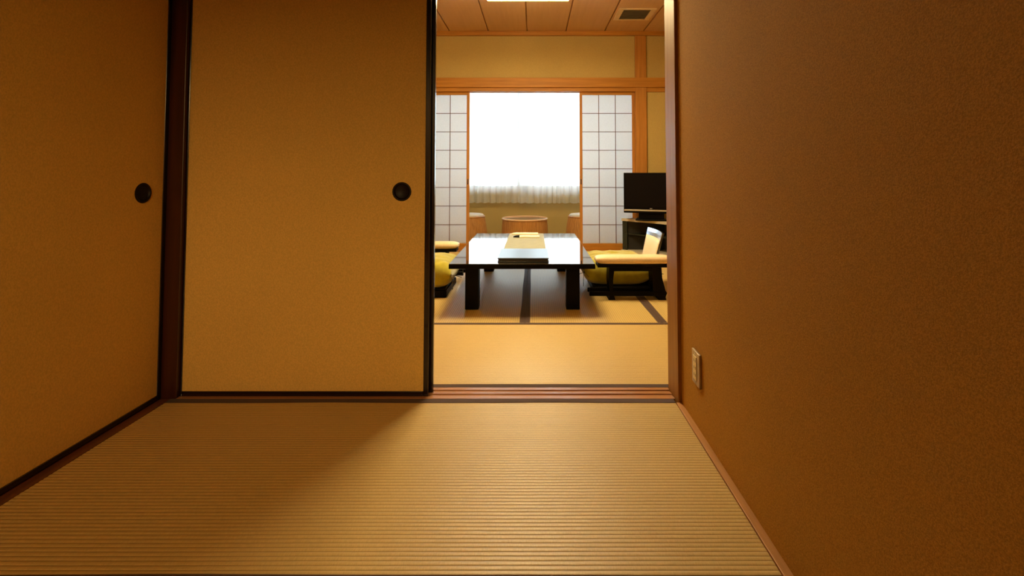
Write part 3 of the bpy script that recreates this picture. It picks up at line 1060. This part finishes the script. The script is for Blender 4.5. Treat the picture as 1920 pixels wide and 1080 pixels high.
bm = BM(); tube(bm, [(0.300 * math.cos(2 * math.pi * i / 64), 0.300 * math.sin(2 * math.pi * i / 64), rz - 0.010) for i in range(64)], 0.012, 10, closed=True)
obj('rim', bm, 'rattan_rim', rt, smooth=True)['label'] = 'pale smooth rattan rim'
bm = BM(); lathe(bm, [(0, rz - 0.020), (0.294, rz - 0.020), (0.294, rz - 0.012), (0, rz - 0.012)])
obj('tabletop', bm, 'table_inset', rt)

def stool(label, x, y):
    r = thing('rattan_stool', label, 'stool', (x, y, FZ), 0, 'rattan stools on the porch')
    h = 0.375 - FZ
    drum('drum', r, 0.262, 0.222, h - 0.02, 60)
    bm = BM(); tube(bm, [(0.222 * math.cos(2 * math.pi * i / 56), 0.222 * math.sin(2 * math.pi * i / 56), h - 0.022) for i in range(56)], 0.012, 8, closed=True)
    obj('rim', bm, 'rattan', r, smooth=True)
    bm = BM(); lathe(bm, [(0, h - 0.03), (0.205, h - 0.03), (0.214, h - 0.016), (0.213, h + 0.002), (0.198, h + 0.012), (0.12, h + 0.017), (0, h + 0.018)])
    obj('seat_pad', bm, 'grey_pad', r, smooth=True)['label'] = 'grey cloth seat pad'
    return r
s1 = stool('rattan stool with grey pad at the left, half behind the left paper screen', -0.885, 6.37)
s2 = copy_tree(s1); s2.location = (0.700, 6.37, FZ)
s2['label'] = 'rattan stool with grey pad at the right, half behind the right paper screen'

# ================================================================= CEILING LAMP, VENT, OUTLET
lx0, lx1, ly0, ly1 = -0.413, 0.319, 3.345, 4.077
LZ = 2.45
lcx, lcy = (lx0 + lx1) / 2, (ly0 + ly1) / 2
lp = thing('ceiling_light', 'glowing square paper ceiling light with thin wooden frame above the table', 'ceiling light', (lcx, lcy, LZ))
a_ = (lx1 - lx0) / 2
bx('diffuser', 'lamp', lp, -a_ + 0.010, a_ - 0.010, -a_ + 0.010, a_ - 0.010, 0.0045, 0.008)
for s in (-1, 1):
    bx('side_panel', 'lamp_side', lp, s * (a_ - 0.006), s * (a_ - 0.009), -a_ + 0.010, a_ - 0.010, 0.010, 0.115)
    bx('side_panel', 'lamp_side', lp, -a_ + 0.010, a_ - 0.010, s * (a_ - 0.006), s * (a_ - 0.009), 0.010, 0.115)
bm = BM()
for s in (-1, 1):
    box(bm, s * a_, s * (a_ - 0.010), -a_, a_, 0.0, 0.010)
    box(bm, -a_, a_, s * a_, s * (a_ - 0.010), 0.0, 0.010)
for k in (-1, 0, 1):
    box(bm, k * a_ / 2 - 0.003, k * a_ / 2 + 0.003, -a_, a_, 0.0, 0.0045)
for sx in (-1, 1):
    for sy in (-1, 1):
        box(bm, sx * a_, sx * (a_ - 0.010), sy * a_, sy * (a_ - 0.010), 0.010, 0.115)
obj('frame', bm, 'hinoki_x', lp)
bx('ceiling_plate', 'hinoki_x', lp, -a_, a_, -a_, a_, 0.115, 0.130)
bx('mount', 'hinoki_x', lp, -0.16, 0.16, -0.16, 0.16, 0.130, CZ - LZ - 0.0005)

vn = thing('ceiling_vent', 'flat pale ceiling vent with dark grille in the right far ceiling', 'vent', (1.105, 5.07, CZ - 0.0005))
bm = BM()
w_, h_ = 0.20, 0.185
for s in (-1, 1):
    box(bm, s * w_, s * (w_ - 0.055), -h_, h_, -0.012, 0.0, 0.002)
box(bm, -w_ + 0.055, w_ - 0.055, h_ - 0.03, h_, -0.012, 0.0, 0.002)
box(bm, -w_ + 0.055, w_ - 0.055, -h_, -h_ + 0.03, -0.012, 0.0, 0.002)
obj('vent_frame', bm, 'vent', vn)
bm = BM()
for k in range(13):
    y = -h_ + 0.036 + k * 0.0245
    prism(bm, [(y, -0.009), (y + 0.012, -0.003), (y + 0.014, -0.005), (y + 0.002, -0.011)], -w_ + 0.055, w_ - 0.055, 'X')
box(bm, -w_ + 0.055, w_ - 0.055, -h_ + 0.03, h_ - 0.03, -0.002, 0.0)
obj('grille', bm, 'vent_dark', vn)

ot = thing('wall_outlet', 'small metal framed electrical outlet low on the right fibre wall', 'outlet', (XR, 1.772, 0.162))
bm = BM()
box(bm, -0.009, 0.0, -0.040, 0.040, 0.0, 0.122, 0.0025)
obj('cover_plate', bm, 'plate', ot)
bx('socket_body', 'ivory', ot, -0.0112, -0.0085, -0.013, 0.022, 0.018, 0.104, bev=0.001)
for zc in (0.036, 0.062, 0.088):
    bm = BM()
    for yy in (-0.004, 0.010):
        box(bm, -0.0117, -0.0108, yy - 0.001, yy + 0.001, zc - 0.005, zc + 0.005)
    obj('socket', bm, 'hole', ot)
for zc in (0.010, 0.113):
    bm = BM(); lathe(bm, [(0, 0.0008), (0.003, 0.0008), (0.0035, 0)], frame=Matrix(((0, 0, -1), (1, 0, 0), (0, 1, 0))), seg=16)
    obj('screw', bm, 'alu', ot, loc=(-0.009, 0.004, zc))

# unseen lamp added behind the camera to brighten the front room
hl = thing('rear_fill_lamp', 'round warm paper fill lamp added out of view behind the camera', 'ceiling light', (-0.52, YB - 1.05, 2.02))
bm = BM()
lathe(bm, [(0.05, 0.17), (0.12, 0.13), (0.155, 0.05), (0.155, -0.05), (0.12, -0.13), (0.05, -0.17), (0, -0.17)], seg=32)
obj('shade', bm, 'rear_fill_lamp', hl, smooth=True)
bm = BM(); tube(bm, [(0, 0, 0.17), (0, 0, CF - 2.022)], 0.006)
lathe(bm, [(0.052, 0.165), (0.052, 0.18), (0, 0.18)], seg=24)
obj('cord', bm, 'black_matte', hl)
